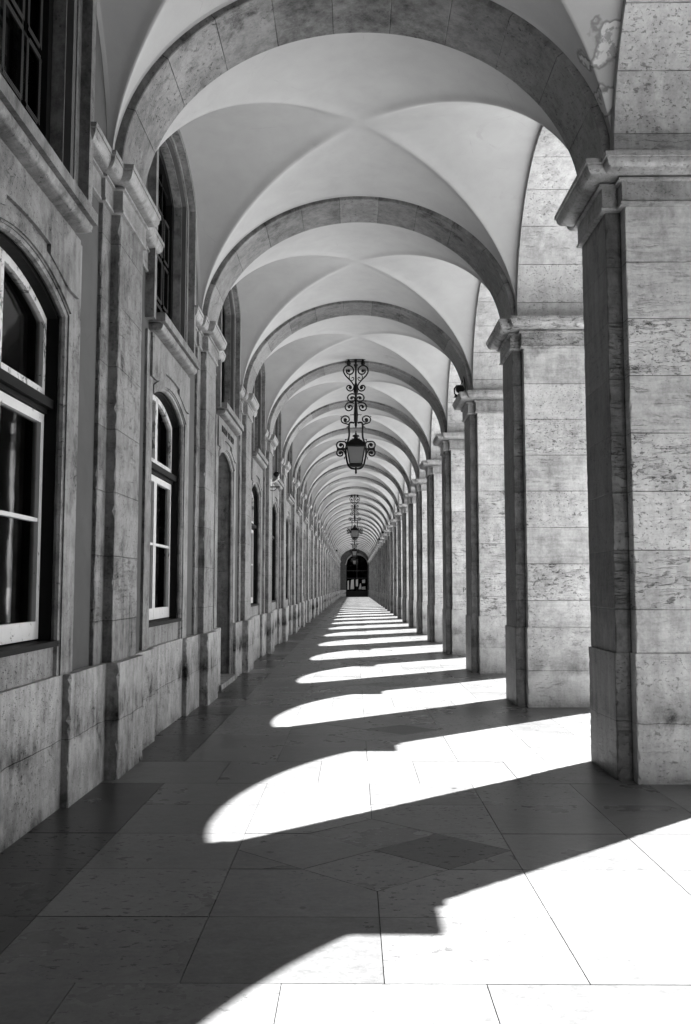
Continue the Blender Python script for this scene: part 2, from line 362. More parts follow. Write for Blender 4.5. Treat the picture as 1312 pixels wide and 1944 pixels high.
# ------------------------------------------------------------------ arches between the piers, with the wall over them
def make_arcade_arch():
    bm = bmesh.new(); uvl = bm.loops.layers.uv.new('UVMap'); r = (B-PD)/2; cy = MID
    y0, y1, zt, n = PD/2, PD/2+B, 8.4, 64
    xi, xo = 2.31, XO
    prof = [(y0, ZS+.004, 0), (cy-r, ZS+.004, 0)]
    for i in range(1, n): a = math.pi-math.pi*i/n; prof.append((cy+r*math.cos(a), ZS+.004+r*math.sin(a), r*math.pi*i/n))
    prof += [(cy+r, ZS+.004, math.pi*r), (y1, ZS+.004, math.pi*r)]
    A = [bm.verts.new((xi, y, z)) for y, z, u in prof]; Bv = [bm.verts.new((xo, y, z)) for y, z, u in prof]
    C = [bm.verts.new((xi, y, zt)) for y, z, u in prof]; D = [bm.verts.new((xo, y, zt)) for y, z, u in prof]
    def q(vs, us):
        f = bm.faces.new(vs)
        for l, u in zip(f.loops, us): l[uvl].uv = u
    for i in range(len(prof)-1):
        u0, u1 = prof[i][2], prof[i+1][2]
        q([A[i], Bv[i], Bv[i+1], A[i+1]], [(u0,0),(u0,1),(u1,1),(u1,0)])
        q([A[i], A[i+1], C[i+1], C[i]], [(u0,0),(u1,0),(u1,1),(u0,1)])
        q([Bv[i], D[i], D[i+1], Bv[i+1]], [(u0,0),(u0,1),(u1,1),(u1,0)])
    return link('arcade_arch', bm, 'arcade')
aa = make_arcade_arch()
for i, k in enumerate(range(-1, NB)):
    o = aa if i == 0 else aa.copy()
    if i: COL.objects.link(o)
    o.location = (0, Y0+B*k, 0)
    tag(o, 'nearest round stone arch opening to the square, overhead at the top right' if i == 0 else f'{ORD[i]} round stone arch on the open right side, counting from the front', 'arch', 'round arches along the open right side')

# ------------------------------------------------------------------ transverse arches
CX = (XL+XP)/2; AA = (XP-XL)/2
def make_transverse():
    bm = bmesh.new(); uvl = bm.loops.layers.uv.new('UVMap'); n = 96; b = 1.83; c = .008
    arc = 0; prev = None; rows = []
    tot = 0; P = []
    for i in range(n+1):
        a = math.pi-math.pi*i/n; x = CX+AA*math.cos(a); z = ZS+b*math.sin(a)
        if prev: tot += math.hypot(x-prev[0], z-prev[1])
        prev = (x, z); P.append((x, z, tot))
    for i, (x, z, u) in enumerate(P):
        a = math.pi-math.pi*i/n; X2 = CX+(AA+.34)*math.cos(a); Z2 = ZS+(b+.34)*math.sin(a)
        nx, nz = math.cos(a), math.sin(a); uu = u-tot/2
        pts = [(X2, PN, Z2), (x+nx*c, PN, z+nz*c), (x, PN+c, z), (x, PF-c, z), (x+nx*c, PF, z+nz*c), (X2, PF, Z2)]
        rows.append(([bm.verts.new(p) for p in pts], uu))
    for (p, u0), (q, u1) in zip(rows, rows[1:]):
        for k in range(6):
            f = bm.faces.new([p[k], p[(k+1) % 6], q[(k+1) % 6], q[k]])
            for l, uv in zip(f.loops, ((u0, k), (u0, k+1), (u1, k+1), (u1, k))): l[uvl].uv = uv
    bm.faces.new(rows[0][0][::-1]); bm.faces.new(rows[-1][0])
    return link('transverse_arch', bm, 'arch', smooth=True)
ta = make_transverse()
for i, k in enumerate(KP):
    o = ta if i == 0 else ta.copy()
    if i: COL.objects.link(o)
    o.location = (0, Y0+B*k, 0)
    tag(o, 'stone cross arch just overhead of the viewer' if k < 0 else ('nearest stone cross arch spanning the walk, its crown cut by the top edge' if k == 0 else f'{ORD[k]} stone cross arch spanning the walk, counting from the front'), 'arch', 'stone arches spanning the vaulted walk')

# ------------------------------------------------------------------ groin vaults
def make_vault():
    bm = bmesh.new(); n = 150; b = 1.88; ax = AA+.085; ay = 1.92
    th = [(-math.pi/2)+math.pi*i/n for i in range(n+1)]
    def pt(tx, ty, ex, ey):
        cxv, cyv = math.cos(tx), math.cos(ty)
        z = ZS+b*max(cxv, cyv)+.066*cxv*cyv
        px, py = CX+ax*math.sin(tx)+ex, MID+ay*math.sin(ty)+ey
        d = abs(abs(tx)-abs(ty))*1.45
        near = min(1, math.hypot(tx, ty)/.25)
        z -= .022*math.exp(-(d/.085)**2)*near
        return (px, py, z)
    idx = [(-math.pi/2, -.12)]+[(t, 0) for t in th]+[(math.pi/2, .12)]
    g = [[bm.verts.new(pt(tx, ty, ex, ey)) for ty, ey in idx] for tx, ex in idx]
    for i in range(len(idx)-1):
        for j in range(len(idx)-1):
            a, b2, c, d = g[i][j], g[i+1][j], g[i+1][j+1], g[i][j+1]
            same = ((i-len(idx)/2+.5)*(j-len(idx)/2+.5)) > 0
            if same: bm.faces.new([a, b2, c]); bm.faces.new([a, c, d])
            else: bm.faces.new([a, b2, d]); bm.faces.new([b2, c, d])
    return link('groin_vault', bm, 'vault', smooth='all')
gv = make_vault()
for i, k in enumerate(range(-2, NB)):
    o = gv if i == 0 else gv.copy()
    if i: COL.objects.link(o)
    o.location = (0, Y0+B*k, 0)
    tag(o, 'plaster vault over the viewer, out of the picture' if i == 0 else ('plaster vault at the very top, beside the flaking patch at the right' if k == -1 else f'{ORD[k]} pale plaster groin vault between cross arches, counting from the large front one'), 'vault', 'groin vaults over the walk')

# ------------------------------------------------------------------ left wall: pilasters
def make_wall_pilaster():
    root = empty('wall_pilaster', (0, 0, 0))
    bm = bmesh.new(); worn_box(bm, -2.5, -2.022, PN-.025, 1.035, 0, .99, 11, bev=.013); link('plinth', bm, 'lplinth', root)
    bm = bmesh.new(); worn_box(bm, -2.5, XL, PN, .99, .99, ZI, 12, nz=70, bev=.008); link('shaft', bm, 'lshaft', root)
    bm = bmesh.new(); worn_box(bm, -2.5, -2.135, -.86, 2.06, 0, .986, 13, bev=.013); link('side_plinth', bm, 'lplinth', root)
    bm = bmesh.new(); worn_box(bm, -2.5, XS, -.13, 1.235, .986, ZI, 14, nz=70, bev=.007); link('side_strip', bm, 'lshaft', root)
    plan = [(XW, -.60), (XW, -.13), (XS, -.13), (XS, PN), (XL, PN), (XL, .99), (XS, .99), (XS, 1.235), (XW, 1.235), (XW, 1.72)]
    prof = [(d*.66, z) for d, z in IMP]
    pl2 = [(-2.7, -.60)]+plan+[(-2.7, 1.72)]
    bm = bmesh.new(); sweep(bm, pl2, prof, closed=False)
    f = bmesh.ops.holes_fill(bm, edges=[e for e in bm.edges if e.is_boundary])
    link('impost', bm, 'impost', root, smooth=True)
    return root
wp0 = make_wall_pilaster()
for i, k in enumerate(KP):
    o = wp0 if i == 0 else copy_tree(wp0)
    o.location = (0, Y0+B*k, 0)
    tag(o, 'stone wall pilaster beside the viewer' if k < 0 else ('nearest stone pilaster on the left wall, full height with a moulded impost' if k == 0 else f'{ORD[k]} stone pilaster on the left wall, counting from the front'), 'pilaster', 'pilasters along the left wall')

# ------------------------------------------------------------------ left wall: bays
def seg(y, hw, zs, zc):               # segmental arch height at distance y from the middle
    rise = zc-zs; r = (hw*hw+rise*rise)/(2*rise); y = min(abs(y), hw); return zc-r+math.sqrt(max(0, r*r-y*y))
HW = .94; WM = 2.86                   # half width and middle of the wall openings
def ys(a, b, n=20): return frange(a, b, n)
def bars(bm, hw0, hw1, z0, lo, hi, xb, xf): pass
def arch_frame(bm, y0, y1, z0, top, w, xb, xf, bottom=None, n=14):
    """frame of width w: two stiles, a foot rail, a head that follows top(y)"""
    bw = bottom or w
    strip(bm, [y0, y0+w], lambda y: z0, top, xb, xf); strip(bm, [y1-w, y1], lambda y: z0, top, xb, xf)
    box(bm, xb, xf, y0+w, y1-w, z0, z0+bw)
    strip(bm, ys(y0+w, y1-w, n), lambda y: top(y)-w*1.15, top, xb, xf)
def wire_band(bm, pts, x, wd=.05, step=.028):
    """perforated strip seen on the upper grilles: two rows of short bright wires"""
    for (ya, za), (yb, zb) in zip(pts, pts[1:]):
        L = math.hypot(yb-ya, zb-za); n = max(1, int(L/step)); dy, dz = (yb-ya)/L, (zb-za)/L
        for i in range(n):
            for s_ in (-1, 0, 1):
                cy = ya+dy*(i+.5+.25*s_)*step-dz*s_*wd*.33; cz = za+dz*(i+.5+.25*s_)*step+dy*s_*wd*.33
                box(bm, x, x+.004, cy-.004-abs(dy)*.006, cy+.004+abs(dy)*.006, cz-.004-abs(dz)*.006, cz+.004+abs(dz)*.006)
def make_window(root, name='lower_window'):
    w = empty(name, (0, 0, 0)); w.parent = root
    top = lambda y: seg(y-WM, HW, 3.72, 3.95)
    xb, xf = -2.40, -2.348
    bm = bmesh.new()                   # dark lining of the reveal
    strip(bm, [WM-HW, WM-HW+.03], lambda y: 1.235, lambda y: top(y)-.02, -2.46, -2.262); strip(bm, [WM+HW-.03, WM+HW], lambda y: 1.235, lambda y: top(y)-.02, -2.46, -2.262)
    strip(bm, ys(WM-HW+.03, WM+HW-.03), lambda y: top(y)-.05, lambda y: top(y)-.003, -2.46, -2.268)
    box(bm, -2.46, -2.255, WM-HW+.03, WM+HW-.03, 1.2, 1.245)
    link('casing', bm, 'black', w)
    t2 = lambda y: top(y)-.052
    for sgn in (0, 1):
        ya, yb = (WM-HW+.035, WM-.004) if sgn == 0 else (WM+.004, WM+HW-.035)
        bm = bmesh.new(); arch_frame(bm, ya, yb, 1.26, lambda y: 2.945, .062, xb, xf, .13)
        box(bm, xb+.008, xf-.006, ya+.06, yb-.06, 2.125, 2.155)
        link('casement', bm, 'white', w, bevel=0)
        bm = bmesh.new(); arch_frame(bm, ya, yb, 3.085, t2, .055, xb, xf)
        link('casement', bm, 'whitepeel', w)
        bm = bmesh.new(); box(bm, -2.382, -2.378, ya+.05, yb-.05, 1.38, 2.89); link('pane', bm, 'glass', w)
        bm = bmesh.new(); strip(bm, ys(ya+.05, yb-.05), lambda y: 3.13, lambda y: t2(y)-.05, -2.382, -2.378); link('pane', bm, 'glass', w)
    bm = bmesh.new(); box(bm, -2.43, -2.325, WM-HW+.03, WM+HW-.03, 2.95, 3.08); box(bm, -2.325, -2.28, WM-HW+.03, WM+HW-.03, 2.985, 3.055)
    link('transom', bm, 'black', w, bevel=.008)
    bm = bmesh.new(); n = 70
    for y_0, y_1 in ((WM-.84, WM-.25), (WM+.25, WM+.84)):
        A = [bm.verts.new((-2.52+.018*math.sin(i*1.1)+.01*math.sin(i*.37), y_0+(y_1-y_0)*i/n, 1.28)) for i in range(n+1)]
        Bt = [bm.verts.new((-2.52+.018*math.sin(i*1.1+.3)+.01*math.sin(i*.37), y_0+(y_1-y_0)*i/n, 2.9)) for i in range(n+1)]
        for i in range(n): bm.faces.new([A[i], A[i+1], Bt[i+1], Bt[i]])
    link('curtain', bm, 'curtain', w, smooth='all')
    bm = bmesh.new(); box(bm, -3.6, -2.47, WM-1.3, WM+1.3, .9, 4.3)
    bm.faces.ensure_lookup_table()
    for f in [f for f in bm.faces if f.calc_center_median().x > -2.48]: bm.faces.remove(f)
    link('dark_room', bm, 'room', w)
    return w
def make_upper_window(root, wires):
    w = empty('upper_window', (0, 0, 0)); w.parent = root
    top = lambda y: seg(y-WM, .94, 6.64, 7.0)
    bm = bmesh.new(); strip(bm, ys(WM-.94, WM+.94), lambda y: 4.5, top, -2.47, -2.465); link('pane', bm, 'glass', w)
    bm = bmesh.new()
    for y in (WM-.44, WM, WM+.44): strip(bm, [y-.012, y+.012], lambda q: 4.5, top, -2.445, -2.42)
    for z in (5.12, 5.72, 6.32, 6.7): box(bm, -2.44, -2.425, WM-.94, WM+.94, z-.012, z+.012)
    strip(bm, [WM-.942, WM-.86], lambda q: 4.5, top, -2.46, -2.38); strip(bm, [WM+.86, WM+.942], lambda q: 4.5, top, -2.46, -2.38); strip(bm, ys(WM-.86, WM+.86), lambda q: top(q)-.08, top, -2.46, -2.381)
    link('glazing_bar', bm, 'iron', w)
    if wires:
        bm = bmesh.new()
        for (a, b_) in ((-.82, -.46), (-.42, -.02), (.02, .42), (.46, .78)):
            for (c, d) in ((4.56, 5.08), (5.16, 5.68), (5.76, 6.28)):
                wire_band(bm, [(WM+a+.03, c), (WM+b_-.03, c), (WM+b_-.03, d), (WM+a+.03, d), (WM+a+.03, c)], -2.40, .045, .024)
        link('wire_grille', bm, 'mesh', w)
    bm = bmesh.new(); box(bm, -3.2, -2.49, WM-1.2, WM+1.2, 4.4, 7.2)
    bm.faces.ensure_lookup_table()
    for f in [f for f in bm.faces if f.calc_center_median().x > -2.5]: bm.faces.remove(f)
    link('dark_room', bm, 'room', w)
    return w
def make_bay(door, wires):
    root = empty('wall_bay', (0, 0, 0))
    sill = 0.0 if door else 1.2
    top = lambda y: seg(y-WM, HW, 3.72, 3.95)
    utop = lambda y: seg(y-WM, .94, 6.64, 7.0)
    a, b = .9, B+.2
    bm = bmesh.new(); xb = -2.45
    hw = HW+.02
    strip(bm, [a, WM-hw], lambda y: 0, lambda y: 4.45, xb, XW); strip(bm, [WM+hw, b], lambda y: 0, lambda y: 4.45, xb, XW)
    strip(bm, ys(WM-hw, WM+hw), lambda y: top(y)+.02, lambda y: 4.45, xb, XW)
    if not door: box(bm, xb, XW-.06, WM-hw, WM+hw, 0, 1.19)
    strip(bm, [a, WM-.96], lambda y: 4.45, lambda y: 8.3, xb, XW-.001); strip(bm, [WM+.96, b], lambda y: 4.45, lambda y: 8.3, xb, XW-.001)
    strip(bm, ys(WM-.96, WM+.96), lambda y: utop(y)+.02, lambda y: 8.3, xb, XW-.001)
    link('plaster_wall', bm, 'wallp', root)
    # stone surround of the lower opening
    bm = bmesh.new(); ow = 1.22; z0 = 0.0 if door else .985
    for s_ in (-1, 1):
        l = sorted((WM+s_*HW, WM+s_*ow)); strip(bm, l, lambda y: z0, lambda y: 4.38, -2.33, -2.186)
    strip(bm, ys(WM-HW, WM+HW, 28), top, lambda y: 4.38, -2.33, -2.186)
    sr = link('window_surround' if not door else 'door_surround', bm, 'trim', root)
    bm = bmesh.new()                    # roll round the opening
    iw = HW-.0
    pts = [(-2.232, WM-iw, z0+.0)]+[(-2.232, WM-iw, z) for z in frange(1.0, 3.70, 6)]+[(-2.232, y, top(y)) for y in ys(WM-iw, WM+iw, 28)]+[(-2.232, WM+iw, z) for z in frange(3.70, 1.0, 6)]+[(-2.232, WM+iw, z0)]
    tube(bm, pts, .034, 8); link('opening_roll', bm, 'trim', sr, smooth=True)
    bm = bmesh.new()                    # archivolt band over the opening
    strip(bm, ys(WM-HW-.0, WM+HW+.0, 28), lambda y: seg(y-WM, HW, 3.735, 3.965), lambda y: seg(y-WM, HW+.05, 3.81, 4.045), -2.20, -2.170)
    link('archivolt', bm, 'trim', sr)
    def lo(y):
        d = abs(y-WM)
        return 4.10-.02*(d/.41)**2 if d < .41 else (4.01-.11*((d-.41)/.43) if d < .84 else 3.9)
    bm = bmesh.new(); yy = sorted(set(ys(WM-1.09, WM+1.09, 40)+[WM-.411, WM-.409, WM+.409, WM+.411])); strip(bm, yy, lo, lambda y: 4.375, -2.2, -2.158)
    link('frieze_panel', bm, 'trim', sr)
    # cornice over it
    cp = [(.0, 4.36), (.02, 4.375), (.02, 4.39)]+[(.03+.095*math.sin(t), 4.395+.075*(1-math.cos(t))) for t in frange(.1, math.pi/2, 5)]+[(.126, 4.478), (.098, 4.480), (.098, 4.494), (.155, 4.496), (.155, 4.59), (.10, 4.60), (.0, 4.602)]
    plan = [(-2.5, WM-.94), (-2.185, WM-.94), (-2.185, WM+.94), (-2.5, WM+.94)]
    bm = bmesh.new(); sweep(bm, plan, cp, closed=False); bmesh.ops.holes_fill(bm, edges=[e for e in bm.edges if e.is_boundary])
    link('cornice', bm, 'trim', root, smooth=True)
    # surround of the upper window: stepped fasciae
    us = None
    for i, (w0, w1, xf) in enumerate(((.94, 1.04, -2.272), (1.03, 1.14, -2.205), (1.13, 1.235, -2.12))):
        bm = bmesh.new(); rz = (0, .06, .12)[i]
        f0 = lambda y, w=w0, r=rz: seg(y-WM, w, 6.64+r*.2, 7.0+r)
        f1 = lambda y, w=w1, r=rz: seg(y-WM, w, 6.66+r*.4, 7.07+r*1.05)
        for s_ in (-1, 1): strip(bm, sorted((WM+s_*w0, WM+s_*w1)), lambda y: 4.50, lambda y: 6.70, -2.375 if i == 0 else -2.37, xf)
        strip(bm, ys(WM-w0, WM+w0, 30), f0, lambda y: f1(y), -2.375 if i == 0 else -2.37, xf)
        for s_ in (-1, 1): strip(bm, ys(*sorted((WM+s_*w0, WM+s_*w1)), 4), lambda y: 6.69, lambda y: f1(y), -2.37, xf-.0005)
        o_ = link('upper_surround' if i == 0 else 'fascia', bm, 'trim', root if i == 0 else us, bevel=.0)
        if i == 0: us = o_
    if door:
        d = empty('door', (0, 0, 0)); d.parent = root
        bm = bmesh.new(); box(bm, -2.86, -2.80, WM-HW, WM+HW, 0.1, 3.25); link('leaf', bm, 'door', d)
        bm = bmesh.new()
        for s_ in (-1, 1):
            for (p, q) in ((.35, 1.15), (1.3, 2.2), (2.35, 3.1)):
                c = WM+s_*HW/2; box(bm, -2.801, -2.78, c-.30, c+.30, p, q)
        link('raised_panel', bm, 'door', d, bevel=.01)
        bm = bmesh.new(); box(bm, -2.84, -2.76, WM-HW, WM+HW, 3.25, 3.42); link('transom', bm, 'black', d)
        bm = bmesh.new(); strip(bm, ys(WM-HW, WM+HW), lambda y: 3.42, lambda y: top(y), -2.83, -2.82); link('pane', bm, 'glass', d)
        bm = bmesh.new()
        for s_ in (-1, 1): strip(bm, sorted((WM+s_*HW, WM+s_*(HW+.25))), lambda y: 0, lambda y: 3.72, -2.9, -2.33)
        strip(bm, ys(WM-HW, WM+HW, 20), top, lambda y: 4.3, -2.9, -2.33); box(bm, -2.9, -2.33, WM-HW-.25, WM-HW, 3.72, 4.3); box(bm, -2.9, -2.33, WM+HW, WM+HW+.25, 3.72, 4.3)
        link('reveal', bm, 'lshaft', d)
        bm = bmesh.new(); box(bm, -2.9, -2.10, WM-HW, WM+HW, 0, .085); link('doorstep', bm, 'lplinth', d, bevel=.006)
        bm = bmesh.new(); box(bm, -3.3, -2.9, WM-1.3, WM+1.3, 0, 4.3); link('dark_room', bm, 'room', d)
    else:
        bm = bmesh.new(); worn_box(bm, -2.5, -2.195, 2.0, 3.95, 0, .985, 31, bev=.011); link('apron_plinth', bm, 'lplinth', root)
        bm = bmesh.new(); box(bm, -2.4, -2.232, WM-HW-.01, WM+HW+.01, .98, 1.21); link('apron', bm, 'trim', root)
        bm = bmesh.new(); box(bm, -2.38, -2.20, WM-HW+.01, WM+HW-.01, 1.205, 1.246); link('sill', bm, 'black', root, bevel=.006)
        make_window(root)
    make_upper_window(root, wires)
    return root
bayW = make_bay(False, True); bayN = make_bay(False, False); bayD = make_bay(True, False)
used = set()
WROOT = {}
wi = 0; di = 0
for k in range(-1, NB):
    kind = 'W' if k in (-1, 0) else ('D' if (k % 4 == 1) else 'N')
    src = {'W': bayW, 'D': bayD, 'N': bayN}[kind]
    o = src if kind not in used else copy_tree(src); used.add(kind)
    o.location = (0, Y0+B*k, 0); WROOT[k] = o
    if kind == 'D':
        lab = 'wall bay with the nearest doorway on the left, black lettering over it' if k == 1 else f'wall bay holding the {ORD[di]} doorway on the left, counting from the front'
        di += 1; tag(o, lab, 'wall bay', 'doorway bays of the left wall')
    else:
        lab = {-1: 'wall bay with the window cut by the left picture edge, white casement', 0: 'wall bay with a white framed window right after the nearest pilaster, barred window above'}.get(k, f'wall bay with the {ORD[wi]} white framed window on the left, counting from the front')
        wi += 1; tag(o, lab, 'wall bay', 'window bays of the left wall')

# lettering over the doorway
for wd, yy_ in (('MARCO', -.47), ('DE', .06), ('PESO', .45)):
    fc = bpy.data.curves.new('lettering_word', 'FONT'); fc.body = wd; fc.size = .155; fc.extrude = .006; fc.align_x = 'CENTER'; fc.space_character = 1.05
    to = bpy.data.objects.new('lettering_word', fc); COL.objects.link(to)
    dg = bpy.context.evaluated_depsgraph_get(); me = bpy.data.meshes.new_from_object(to.evaluated_get(dg)); bpy.data.objects.remove(to)
    me.materials.append(M['letter']); lt = bpy.data.objects.new('lettering_word', me); COL.objects.link(lt)
    lt.rotation_euler = (R(90), 0, R(90)); lt.location = (-2.150, WM-.05+yy_, 4.165); lt.parent = WROOT[1]

# graffito on a pier
fc = bpy.data.curves.new('painted_letter', 'FONT'); fc.body = 'P'; fc.size = .16; fc.extrude = .001
to = bpy.data.objects.new('painted_letter', fc); COL.objects.link(to); dg = bpy.context.evaluated_depsgraph_get()
me = bpy.data.meshes.new_from_object(to.evaluated_get(dg)); bpy.data.objects.remove(to); me.materials.append(M['door'])
pl = bpy.data.objects.new('painted_letter', me); COL.objects.link(pl); pl.rotation_euler = (R(90), 0, 0); pl.location = (2.64, -.003, 1.50); pl.parent = piers[3]

# ------------------------------------------------------------------ floor
def make_floor():
    polys = {'floor': [], 'floord': [], 'floorm': []}
    xs_in = [-1.595, -.73, .125, .98, 1.80]
    def rect(x0, x1, y0, y1, m): polys[m].append([(x0, y0), (x1, y0), (x1, y1), (x0, y1)])
    rnd = random.Random(3)
    for k in range(-3, 29):
        o = 3.885+B*k
        ry = [0, .755, 1.515, 2.275, 3.065, 3.805, 4.75]
        for i in range(5):
            y0, y1 = o+ry[i], o+ry[i+1]
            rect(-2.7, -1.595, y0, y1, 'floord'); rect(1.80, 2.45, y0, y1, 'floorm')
            rect(2.45, 3.15, y0, y1, 'floor'); rect(3.15, 3.9, y0, y1, 'floor')
            for j in range(4):
                x0, x1 = xs_in[j], xs_in[j+1]
                if i in (1, 2, 3) and j in (1, 2): continue
                rect(x0, x1, y0, y1, 'floor')
        y0, y1 = o+ry[5], o+ry[6]
        for x0, x1 in ((-2.7, -2.03), (-2.03, -1.165), (-1.165, -.305), (-.305, .55), (.55, 1.40), (1.40, 2.25), (2.25, 3.1), (3.1, 3.9)): rect(x0, x1, y0, y1, 'floor')
        cx, cy, hx, hy = .125, o+1.895, .855, .76; ya, yb = o+ry[1], o+ry[4]
        c = (cx, cy); L_, R_, T, D = (cx-hx, cy), (cx+hx, cy), (cx, cy+hy), (cx, cy-hy)
        a, b, d, e = (cx-hx/2, cy+hy/2), (cx+hx/2, cy+hy/2), (cx-hx/2, cy-hy/2), (cx+hx/2, cy-hy/2)
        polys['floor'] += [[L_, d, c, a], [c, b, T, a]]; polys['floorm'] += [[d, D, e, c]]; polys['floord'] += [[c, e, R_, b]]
        for sg in (-1, 1):
            V, lo_, hi_ = (L_, d, a) if sg < 0 else (R_, e, b)
            X = cx+sg*hx
            polys['floor'] += [[(X, ya), (cx, ya), D, lo_, (X, lo_[1])], [(X, lo_[1]), lo_, V], [V, hi_, (X, hi_[1])], [(X, hi_[1]), hi_, T, (cx, yb), (X, yb)]]
    bm = bmesh.new(); tl = bm.faces.layers.float.new('tone'); g = .0024
    for mi, (m, ps) in enumerate(polys.items()):
        for p in ps:
            n = len(p); cx = sum(q[0] for q in p)/n; cy = sum(q[1] for q in p)/n
            if cy < -2.5 or cy > 137.5: continue
            dz = rnd.uniform(-.0012, .0012); vs_ = []
            area = sum(p[i][0]*p[(i+1)%n][1]-p[(i+1)%n][0]*p[i][1] for i in range(n))
            if area < 0: p = p[::-1]
            q2 = offset_plan(p, -g, True)
            vt = [bm.verts.new((q.x, q.y, dz)) for q in q2]; vb = [bm.verts.new((q.x, q.y, -.012)) for q in q2]
            t_ = rnd.random(); f = bm.faces.new(vt); f.material_index = mi; f[tl] = t_
            for i in range(n):
                f = bm.faces.new([vt[i], vb[i], vb[(i+1) % n], vt[(i+1) % n]]); f.material_index = mi; f[tl] = t_
    me = bpy.data.meshes.new('floor'); bm.to_mesh(me); bm.free()
    for m in polys: me.materials.append(M[m])
    ob = bpy.data.objects.new('floor', me); COL.objects.link(ob); tag(ob, None, None, None, 'structure')
make_floor()
bm = bmesh.new(); box(bm, -5, 3.9, -3, 150, -.30, -.006); o = link('floor_bed', bm, 'mortar'); tag(o, None, None, None, 'structure')
bm = bmesh.new(); v = [bm.verts.new(p) for p in ((3.9, -600, -.02), (1200, -600, -.02), (1200, 900, -.02), (3.9, 900, -.02))]; bm.faces.new(v); o = link('plaza_ground', bm, 'plaza'); tag(o, None, None, None, 'structure')
bm = bmesh.new(); v = [bm.verts.new(p) for p in ((-1200, -600, -.31), (1200, -600, -.31), (1200, 900, -.31), (-1200, 900, -.31))]; bm.faces.new(v); o = link('ground', bm, 'plaza'); tag(o, None, None, None, 'structure')

# ------------------------------------------------------------------ storey above, walls closing the walk
YE = Y0+B*NB+PD                       # inner face of the end wall
bm = bmesh.new(); box(bm, -3.7, XO-.01, -3, 150, 8.31, 12); o = link('upper_storey', bm, 'wallp'); tag(o, 'plain upper storey resting on the vaults, hidden above them', 'upper floor')
bm = bmesh.new(); box(bm, -2.9, XO, -2.6, -2.0, -.3, 8.3); o = link('rear_wall', bm, 'dark'); tag(o, 'plain wall closing the walk behind the viewer', 'wall')
bm = bmesh.new(); box(bm, XR+.02, XO-.02, -1.99, Y0-B, 0, 8.3); o = link('side_wall', bm, 'dark'); tag(o, 'plain wall closing the side of the walk beside the viewer', 'wall')
bm = bmesh.new(); box(bm, -2.9, XW, -1.99, Y0-B+.9, 0, 8.3); o = link('side_wall', bm, 'dark'); tag(o, 'plain left wall beside the viewer, outside the picture', 'wall')
bm = bmesh.new(); box(bm, XO+.03, 26, -24, Y0-B-.05, -.2, 16); o = link('light_blocker', bm, 'dark', bevel=.05); tag(o, 'added dark tower standing out beyond the walk beside the viewer', 'blocker')  # added unseen block, cuts plaza and sky light reaching the near bays
# end wall with its portal
er = empty('end_wall', (0, 0, 0)); tag(er, 'end wall of the walk with a tall dark arched portal', 'wall')
ew0, ew1 = -1.22, 2.12
def xstrip(bm, xs, lo, hi, y0, y1):
    rows = []
    for x in xs:
        a, b = lo(x), max(hi(x), lo(x)+.002); rows.append([bm.verts.new(p) for p in ((x,y0,a),(x,y1,a),(x,y1,b),(x,y0,b))])
    for p, q in zip(rows, rows[1:]):
        for i in range(4): bm.faces.new([p[i], q[i], q[(i+1)%4], p[(i+1)%4]])
    bm.faces.new(rows[0][::-1]); bm.faces.new(rows[-1])
pc, pr_ = (ew0+ew1)/2, (ew1-ew0)/2
ptop = lambda x: 4.85+math.sqrt(max(0, pr_**2-(x-pc)**2))*.92
bm = bmesh.new(); xstrip(bm, [-2.9, ew0], lambda x: 0, lambda x: 8.3, YE, YE+1.6); xstrip(bm, [ew1, XO], lambda x: 0, lambda x: 8.3, YE, YE+1.6)
xstrip(bm, frange(ew0, ew1, 40), ptop, lambda x: 8.3, YE, YE+1.6); link('portal_wall', bm, 'portshade', er)
bm = bmesh.new()
for x0, x1 in ((-2.2, ew0-.02), (ew1+.02, 2.4)): box(bm, x0, x1, YE-.06, YE, 0, 1.05)
link('plinth', bm, 'plinth', er)
bm = bmesh.new(); tube(bm, [(ew0-.12, YE-.03, 4.9)]+[(x, YE-.03, ptop(x)+.12) for x in frange(ew0-.0, ew1+.0, 30)]+[(ew1+.12, YE-.03, 4.9)], .09, 8); link('archivolt', bm, 'trim', er, smooth=True)
dr = empty('portal_doors', (0, YE+1.3, 0)); tag(dr, 'dark glazed double doors with painted pale daylight patches filling the far portal', 'door')
bm = bmesh.new()
for x in (ew0+.06, pc, ew1-.06): box(bm, x-.06, x+.06, 0, .08, 0, 5.6)
for z in (.5, 2.85, 4.0): box(bm, ew0, ew1, .003, .077, z-.07, z+.07)
box(bm, ew0, ew1, .006, .07, 0, .9); link('door_frame', bm, 'iron', dr)
bm = bmesh.new(); xstrip(bm, frange(ew0, ew1, 30), lambda x: .4, ptop, .10, .11); link('pane', bm, 'glass', dr)
bm = bmesh.new(); box(bm, -2.4, 3, .3, 4, 0, 8); link('dark_room', bm, 'room', dr)
rnd = random.Random(5)
for (x0, x1, z0, z1, t_) in ((-1.0, -.78, 1.1, 2.5, 0), (-.55, .02, 1.15, 2.65, .1), (.28, .62, 1.6, 2.7, 0), (.72, 1.15, 1.15, 2.1, .2), (1.2, 1.75, 1.1, 1.6, 0), (1.25, 1.7, 2.1, 2.65, 0)):
    bm = bmesh.new(); m = (x0+x1)/2
    pts = [(x0, z0), (x1, z0+t_*.2), (x1-(t_*.5), z1), (x0+t_, z1-.1)]
    a = [bm.verts.new((p[0], -.012, p[1])) for p in pts]; b_ = [bm.verts.new((p[0], -.006, p[1])) for p in pts]
    bm.faces.new(a); bm.faces.new(b_[::-1])
    for i in range(4): bm.faces.new([a[i], b_[i], b_[(i+1)%4], a[(i+1)%4]])
    link('daylight_patch', bm, 'daylight', dr)  # pale sheets imitate outdoor light showing through the glazed doors

